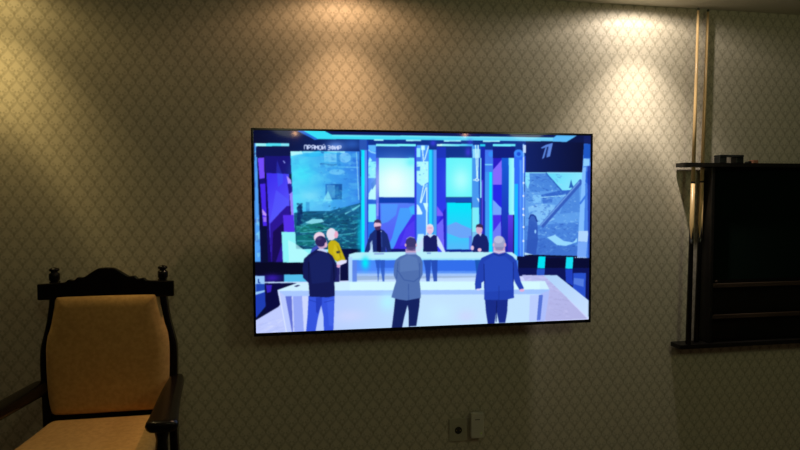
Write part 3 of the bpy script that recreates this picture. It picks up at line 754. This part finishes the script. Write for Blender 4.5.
# crest rail with carved scroll top and square ears
half = [(0.0, 1.111), (0.028, 1.109), (0.046, 1.101), (0.07, 1.085), (0.088, 1.073), (0.098, 1.071), (0.108, 1.0725), (0.117, 1.071), (0.126, 1.062), (0.134, 1.060), (0.146, 1.0625), (0.155, 1.061), (0.163, 1.053), (0.178, 1.050), (0.196, 1.049)]
half = catmull(half, 3)
top = [(-x, z) for x, z in half[::-1]] + half[1:]
pts = [(x, z + UP) for x, z in [(-0.275, 0.978), (-0.275, 1.046)] + top + [(0.275, 1.046), (0.275, 0.978)]]
yf = by(1.03 + UP) - 0.0185
bm = prism(bmesh.new(), pts, lambda x, z: (x, yf - 0.022, z), lambda x, z: (x, yf - 0.001, z))
obj('crest_rail', bm, M_dark, ch, 0.004, 2)
# lower rail of the back
obj('lower_rail', newbox(-0.238, 0.238, by(0.46 + UP) - 0.012, by(0.46 + UP) + 0.018, 0.436 + UP, 0.474 + UP), M_dark, ch, 0.004)
R_ = [(0.0, 0.478), (0.10, 0.478), (0.20, 0.479), (0.222, 0.484), (0.233, 0.497), (0.240, 0.53), (0.245, 0.58), (0.2485, 0.65), (0.2495, 0.70), (0.250, 0.74), (0.249, 0.775), (0.243, 0.82), (0.231, 0.86), (0.221, 0.912), (0.215, 0.945), (0.212, 0.974), (0.207, 0.990), (0.194, 0.998), (0.10, 0.9995)]
R_ = [(x, z + UP) for x, z in R_]
full = R_ + [(0.0, 1.0 + UP)] + [(-x, z) for x, z in R_[:0:-1]]
bm = bmesh.new()
prism(bm, [(x * .93, 0.75 + UP + (z - 0.75 - UP) * .97) for x, z in full], lambda x, z: (x, by(z) + 0.004, z), lambda x, z: (x, by(z) + 0.018, z))
obj('back_panel', bm, M_dark, ch)
# padded back
full = catmull(full, 4, True)
def pad(side, height, reach, outline, c, f):
    '''upholstered pad: a wall that follows the outline, then a face that swells with the distance from its edge'''
    O = np.array(outline); A, B = O, np.roll(O, -1, 0); D = B - A; DD = (D ** 2).sum(1) + 1e-12
    def edge(p):
        t = np.clip(((p - A) * D).sum(1) / DD, 0, 1)[:, None]
        d = np.sqrt((((A + D * t) - p) ** 2).sum(1))
        return d.min()
    rings = [[f(c[0] + (x - c[0]) * sc, c[1] + (z - c[1]) * sc, h) for x, z in outline] for sc, h in ((0.985, 0.0), (1.0, 0.004), (1.0, side))]
    for sc in (0.995, 0.985, 0.97, 0.95, 0.92, 0.88, 0.83, 0.77, 0.70, 0.6, 0.5, 0.4, 0.3, 0.2, 0.1, 0.03):
        r = []
        for x, z in outline:
            p = np.array((c[0] + (x - c[0]) * sc, c[1] + (z - c[1]) * sc))
            t = min(1.0, edge(p) / reach)
            r.append(f(p[0], p[1], side + height * math.sqrt(max(0.0, 1 - (1 - t) ** 2)) + 0.004 * (1 - sc * sc)))
        rings.append(r)
    return loft(bmesh.new(), rings)
def onback(x, z, h):
    dent = 0.004 * math.exp(-(((x - 0.03) / 0.06) ** 2 + ((z - UP - 0.64) / 0.010) ** 2)) if h > 0.05 else 0.0
    return (x, by(z) + 0.003 - h + dent, z)
obj('backrest_cushion', pad(0.022, 0.034, 0.05, full, (0.0, 0.73 + UP), onback), M_velvet, ch, smooth=True)
# seat frame and cushion: a trapezoid that opens to the front
yb, yfr = 0.276, -0.25
seat = [(-0.238, yb), (0.238, yb), (0.275, yfr), (-0.275, yfr)]
bm = prism(bmesh.new(), seat, lambda x, y: (x, y, 0.30 + UP), lambda x, y: (x, y, 0.362 + UP))
obj('seat_frame', bm, M_dark, ch, 0.005)
def rounded(pts, r, n=5):
    out = []
    for i in range(len(pts)):
        p, a, b = Vector(pts[i]), Vector(pts[i - 1]), Vector(pts[(i + 1) % len(pts)])
        u, v = (a - p).normalized() * r, (b - p).normalized() * r
        for k in range(n + 1):
            t = k / n
            q = (p + u) * (1 - t) ** 2 + p * 2 * t * (1 - t) + (p + v) * t ** 2
            out.append((q.x, q.y))
    # densify long sides
    d = []
    for i in range(len(out)):
        a, b = out[i], out[(i + 1) % len(out)]
        m = max(1, int(math.dist(a, b) / 0.04))
        d += [(a[0] + (b[0] - a[0]) * k / m, a[1] + (b[1] - a[1]) * k / m) for k in range(m)]
    return d
so = rounded([(-0.243, 0.279), (0.243, 0.279), (0.282, -0.262), (-0.282, -0.262)], 0.045)
obj('seat_cushion', pad(0.072, 0.030, 0.05, so, (0, 0.0), lambda x, y, h: (x, y, 0.363 + UP + h + 0.012 * max(0, 0.1 - y))), M_velvet, ch, smooth=True)
# arms with rounded, rolled front ends and turned supports
for s in (-1, 1):
    ctr = catmull([(0.278, 0.2815), (0.284, 0.21), (0.294, 0.10), (0.311, -0.05), (0.327, -0.18), (0.335, -0.245), (0.339, -0.285)], 5)
    wid = [0.031 + 0.026 * min(1, i / 26) for i in range(len(ctr))]
    rings = []
    n = len(ctr)
    for i, ((x, y), w) in enumerate(zip(ctr, wid)):
        e = 1.0
        if i >= n - 4: e = (1.0, 0.94, 0.78, 0.45)[i - (n - 4)]
        w *= e; zt = 0.628 + UP - 0.004 * i / n; zb = zt - 0.042; zm = (zt + zb) / 2; hh = (0.021 + 0.010 * max(0.0, 1 - i / 16)) * (0.55 + 0.45 * e); zm -= hh - 0.021 if i < 16 else 0
        pr = [(-1, 0), (-.93, .55), (-.75, .9), (-.4, 1), (.4, 1), (.75, .9), (.93, .55), (1, 0), (.93, -.55), (.75, -.9), (.4, -1), (-.4, -1), (-.75, -.9), (-.93, -.55)]
        rings.append([(s * (x + w * a), y, zm + hh * b) for a, b in pr])
    obj('armrest', loft(bmesh.new(), rings), M_dark, ch, smooth=True)
    # front leg runs up past the seat and carries the arm
    bm = taper(bmesh.new(), (s * 0.300, -0.215, 0.0), (s * 0.326, -0.210, 0.582 + UP),
               [(0, .018), (.06, .022), (.10, .016), (.14, .022), (.40, .024), (.46, .024), (.60, .024), (.64, .018), (.68, .025), (.74, .020), (.85, .024), (.93, .020), (.97, .026), (1, .027)], 18)
    obj('front_leg', bm, M_dark, ch, smooth=True)
obj('stretcher', newbox(-0.268, 0.268, -0.226, -0.204, 0.19, 0.22), M_dark, ch, 0.004)

# ------------------------------------------------------------------ the cue rack
RX0, RX1 = 1.411, 2.66
PX0, PX1 = 1.584, 2.50
rk = thing('cue_rack', 'black wooden wall rack with shelves and holes for cues', 'rack', (PX0, 0, 0.58))
def R(x0, x1, y0, y1, z0, z1):
    return newbox(x0 - PX0, x1 - PX0, y0, y1, z0 - 0.58, z1 - 0.58)
YB, YF = -0.005, -0.0885
CUE = [(1.4762, -0.0745), (1.5640, -0.030)]
def holed(x0, x1, y0, y1, z0, z1, holes):
    bm = bmesh.new()
    pts = rounded([(x0, y0), (x1, y0), (x1, y1), (x0, y1)], 0.012, 4)
    loops = [pts] + [[(cx + r * math.cos(2 * PI * k / 24), cy + r * math.sin(2 * PI * k / 24)) for k in range(24)] for cx, cy, r in holes]
    ed = []
    for lp in loops:
        v = [bm.verts.new((x - PX0, y, z0 - 0.58)) for x, y in lp]
        ed += [bm.edges.new((v[i], v[(i + 1) % len(v)])) for i in range(len(v))]
    bmesh.ops.triangle_fill(bm, use_beauty=True, edges=ed, normal=(0, 0, 1))
    r = bmesh.ops.extrude_face_region(bm, geom=bm.faces[:])
    bmesh.ops.translate(bm, vec=(0, 0, z1 - z0), verts=[e for e in r['geom'] if isinstance(e, bmesh.types.BMVert)])
    return bm
mirror = [(PX0 + PX1 - x, y) for x, y in CUE]
obj('top_shelf', holed(RX0, RX1, YF, -0.0094, 1.570, 1.592, [(x, y, 0.0120) for x, y in CUE + mirror]), M_rack, rk, 0.004)
obj('bottom_shelf', holed(RX0 - 0.008, RX1 + 0.018, YF - 0.004, YB, 0.580, 0.603, []), M_rack, rk, 0.005)
obj('back_board', R(PX0 + 0.021, PX1 - 0.021, -0.020, YB, 0.6035, 1.5695), M_rack, rk)
obj('felt_panel', R(PX0 + 0.03, PX1 - 0.03, -0.024, -0.0202, 0.945, 1.56), M_felt, rk)
for s, (a, b) in enumerate(((PX0, PX0 + 0.02), (PX1 - 0.02, PX1))):
    obj('side_panel', R(a, b, -0.082, YB, 0.6035, 1.5695), M_rack, rk, 0.003)
for z in (0.918, 0.745):
    bs = obj('ball_shelf', R(PX0 + 0.0215, PX1 - 0.0215, -0.070, -0.0205, z - 0.006, z + 0.006), M_rack, rk)
    obj('shelf_lip', R(PX0 + 0.022, PX1 - 0.022, -0.079, -0.0705, z - 0.010, z + 0.014), M_lip, bs, 0.003)
kn = taper(bmesh.new(), (0.0365, -0.0795, 0.945 - 0.58), (0.0365, -0.0915, 0.945 - 0.58), [(0, .004), (.4, .004), (.6, .007), (.9, .006), (1, .002)], 14)
obj('hook', kn, M_lip, rk, smooth=True)

# ------------------------------------------------------------------ the cues
def make_cue(label, x0, xt, y0, yt, z1):
    z0 = 0.6035
    t = thing('billiard_cue', label, 'cue', (x0, y0, z0), 'cues standing in the rack')
    d = xt - x0; Ln = z1 - z0
    def at(f, dy=0.0): return (d * f, (yt - y0) * f, Ln * f)
    def rad(f): return 0.0140 - 0.0078 * f
    jt, jb = 0.486, 0.345
    obj('shaft', taper(bmesh.new(), at(jt + .003), at(.992), [(0, rad(jt)), (.5, rad((jt + 1) / 2)), (1, rad(.992))], 22), M_maple, t, smooth=True)
    obj('ring', taper(bmesh.new(), at(jt - .002), at(jt + .003), [(0, rad(jt) + .0006), (1, rad(jt) + .0006)], 22), M_ring, t)
    obj('forearm', taper(bmesh.new(), at(.20), at(jt - .002), [(0, rad(.2)), (1, rad(jt))], 22), M_maple, t, smooth=True)
    # black butt with four long points let into the pale forearm
    n = 48; rings = [ring(at(f), rad(f) + .0005, at(1), n) for f in (0.0, 0.004)]
    rings[0] = ring(at(0), rad(0) - .002, at(1), n)
    last = []
    for k in range(n):
        ph = (k / n * 4 + 0.5) % 1.0
        f = 0.315 + 0.045 * max(0.0, 1 - abs(ph - 0.5) * 2.6)
        last.append(ring(at(f), rad(f) + .0005, at(1), n)[k])
    rings += [ring(at(f), rad(f) + .0005, at(1), n) for f in (.10, .20, .30)] + [last]
    obj('butt', loft(bmesh.new(), rings), M_butt, t, smooth=True)
    obj('tip', taper(bmesh.new(), at(.9922), at(1.0), [(0, rad(1)), (.7, rad(1)), (1, rad(1) * .5)], 18), M_tip, t, smooth=True)
    return t
make_cue('pale billiard cue nearest the television, its black pointed butt clear of the rack', 1.4612, 1.489, -0.0793, -0.0705, 2.418)
make_cue('pale billiard cue farther from the television, beside the side panel of the rack', 1.547, 1.5785, -0.030, -0.030, 2.428)

# ------------------------------------------------------------------ small things on the rack
zt = 1.5925
st = thing('stand', 'small black bridge-shaped holder standing on top of the rack', 'holder', (1.706, -0.055, zt))
for s in (-1, 1):
    obj('foot', newbox(s * 0.052 - 0.0225, s * 0.052 + 0.0225, -0.022, 0.022, 0.0002, 0.0335), M_stand, st, 0.003)
bm = prism(bmesh.new(), [(-.0745, .0337), (.0745, .0337), (.0745, .041), (.071, .0445), (-.071, .0445), (-.0745, .041)], lambda x, z: (x, -0.024, z), lambda x, z: (x, 0.024, z))
obj('top_bar', bm, M_stand, st, 0.0015)
obj('clip', newbox(-0.03, 0.045, -0.0265, -0.0243, 0.036, 0.039), mat('clip_grey', (0.06, 0.065, 0.06, 1), 0.4), st)
c1 = obj('chalk_cube', newbox(-0.0165, 0.0165, -0.0165, 0.0165, 0, 0.018), M_chalk, None, 0.003)
c1.location = (1.861, -0.055, zt); tag(c1, 'small brick-red chalk cube on top of the rack', 'chalk')
bm = prism(bmesh.new(), [(-.013, 0), (.011, 0), (.011, .010), (.002, .013), (-.013, .007)], lambda x, z: (x, -.012, z), lambda x, z: (x, .012, z))
c2 = obj('chalk_stub', bm, M_stand, None, 0.002); c2.location = (1.828, -0.055, zt)
tag(c2, 'low black stub between the red chalk cube and the black holder', 'chalk')

# ------------------------------------------------------------------ socket and plug-in box
sk = thing('wall_socket', 'double wall socket in a beige frame low under the television', 'socket', (0.216, 0, 0.191))
pl = rounded([(-0.082, -0.0605), (0.082, -0.0605), (0.082, 0.0605), (-0.082, 0.0605)], 0.008, 4)
bm = prism(bmesh.new(), pl, lambda x, z: (x, -0.0004, z), lambda x, z: (x, -0.010, z))
obj('frame', bm, M_plate, sk, 0.002)
for x in (-0.033, 0.048):
    fc = obj('insert', newbox(x - 0.030, x + 0.030, -0.0135, -0.0102, -0.034, 0.034), M_plate, sk, 0.002)
    rc = obj('recess', taper(bmesh.new(), (x, -0.0137, 0), (x, -0.0145, 0), [(0, .0195), (1, .0195)], 28), M_hole, fc)
    rc['label'] = 'dark round recess'
    for s in (-1, 1):
        obj('contact', taper(bmesh.new(), (x + s * .0095, -0.0146, 0), (x + s * .0095, -0.0152, 0), [(0, .0026), (1, .0026)], 10), M_pin, fc)
ad = thing('plug_adapter', 'pale plug-in box with a tiny green light on the right half of the wall socket', 'adapter', (0.279, -0.016, 0.218))
pl = rounded([(-0.0345, -0.065), (0.0345, -0.065), (0.0345, 0.067), (-0.0345, 0.067)], 0.007, 4)
bm = prism(bmesh.new(), pl, lambda x, z: (x, 0.0, z), lambda x, z: (x, -0.026, z))
obj('body', bm, M_white, ad, 0.003)
obj('vent_slot', newbox(-0.014, 0.012, -0.0268, -0.0262, 0.032, 0.0365), M_slot, ad)
obj('indicator_light', taper(bmesh.new(), (0.019, -0.0262, -0.040), (0.019, -0.027, -0.040), [(0, .0032), (1, .0028)], 12), M_led, ad)

# ------------------------------------------------------------------ light
def downlight(x, y, power, col, prof, tilt=0.0):
    """halogen downlight in the ceiling: a hot inner beam, a dim ring, a spill"""
    l = bpy.data.lights.new('downlight', 'SPOT'); l.energy = power; l.color = col
    l.spot_size = math.radians(178); l.spot_blend = 0.1; l.shadow_soft_size = 0.022
    l.use_nodes = True
    t = l.node_tree; em = t.nodes['Emission']
    tc = t.nodes.new('ShaderNodeTexCoord'); sp = t.nodes.new('ShaderNodeSeparateXYZ')
    t.links.new(tc.outputs['Normal'], sp.inputs[0])
    ab = t.nodes.new('ShaderNodeMath'); ab.operation = 'ABSOLUTE'; t.links.new(sp.outputs['Z'], ab.inputs[0])
    ac = t.nodes.new('ShaderNodeMath'); ac.operation = 'ARCCOSINE'; t.links.new(ab.outputs[0], ac.inputs[0])
    dv = t.nodes.new('ShaderNodeMath'); dv.operation = 'DIVIDE'; dv.inputs[1].default_value = PI / 2; t.links.new(ac.outputs[0], dv.inputs[0])
    cr = t.nodes.new('ShaderNodeValToRGB'); cr.color_ramp.interpolation = 'EASE'
    el = cr.color_ramp.elements
    while len(el) > 1: el.remove(el[-1])
    for k, (deg, v) in enumerate(prof):
        e = el[0] if k == 0 else el.new(deg / 90.0)
        e.position = deg / 90.0; e.color = (v, v, v, 1)
    t.links.new(dv.outputs[0], cr.inputs[0]); t.links.new(cr.outputs['Color'], em.inputs['Strength'])
    o = bpy.data.objects.new('downlight', l); C.objects.link(o)
    o.location = (x, y, CEIL - 0.012); o.rotation_euler = (tilt, 0, 0)
    return o
CONE = [(0, 0.34), (12, 0.37), (16, 0.46), (22, 0.82), (27, 0.60), (32, 0.40), (37, 0.26), (42, 0.14), (47, 0.105)]
downlight(1.165, -0.25, 100, (1.0, 0.88, 0.79), CONE + [(53, 0.105), (60, 0.10), (67, 0.10), (73, 0.115), (79, 0.06), (85, 0.012), (89, 0.0)])
downlight(-0.41, -0.25, 47, (1.0, 0.62, 0.37), CONE + [(54, 0.105), (60, 0.115), (67, 0.13), (73, 0.11), (79, 0.06), (85, 0.02), (89, 0.0)])
downlight(-1.96, -0.25, 41, (1.0, 0.75, 0.32), CONE + [(54, 0.10), (61, 0.09), (68, 0.06), (75, 0.03), (82, 0.01), (89, 0.0)])

def point_light(x, y, z, power, col, size):
    l = bpy.data.lights.new('room_fill_or_bulb', 'POINT'); l.energy = power; l.color = col; l.shadow_soft_size = size
    o = bpy.data.objects.new('room_fill_or_bulb', l); C.objects.link(o); o.location = (x, y, z)
point_light(-0.7, -2.6, 2.2, 4.5, (0.92, 1.0, 0.58), 0.25)  # added ambient fill, stands in for unseen lighting of the room
point_light(1.5, -2.6, 2.2, 11, (0.92, 1.0, 0.56), 0.25)  # second added fill, stronger, to lift the right side
for x, z in ((-0.689, 2.39), (1.960, 2.41)):                # two small bulbs at the far end of the room
    point_light(x, -6.27, z, 1.6, (1.0, 0.5, 0.22), 0.025)

w = bpy.data.worlds.new('room_dark'); bpy.context.scene.world = w; w.use_nodes = True
w.node_tree.nodes['Background'].inputs['Color'].default_value = (0.9, 0.85, 0.6, 1)
w.node_tree.nodes['Background'].inputs['Strength'].default_value = 0.012

# ------------------------------------------------------------------ camera and view
cd = bpy.data.cameras.new('camera'); cam = bpy.data.objects.new('camera', cd); C.objects.link(cam)
cd.sensor_width = 36.0; cd.lens = 575.9 / 800 * 36.0; cd.clip_start = 0.02
yaw, pitch, roll = 0.1706, -0.0458, -0.0033
fw = Vector((math.sin(yaw) * math.cos(pitch), math.cos(yaw) * math.cos(pitch), math.sin(pitch)))
rt = Vector((math.cos(yaw), -math.sin(yaw), 0)); up = rt.cross(fw)
rt2 = rt * math.cos(roll) + up * math.sin(roll); up2 = up * math.cos(roll) - rt * math.sin(roll)
mw = Matrix((rt2, up2, -fw)).transposed().to_4x4(); mw.translation = (-0.6177, -2.8821, 1.4041)
cam.matrix_world = mw
sc = bpy.context.scene; sc.camera = cam
sc.view_settings.view_transform = 'Standard'; sc.view_settings.look = 'None'
sc.view_settings.exposure = 0.0; sc.view_settings.gamma = 1.0; sc.view_settings.use_curve_mapping = False
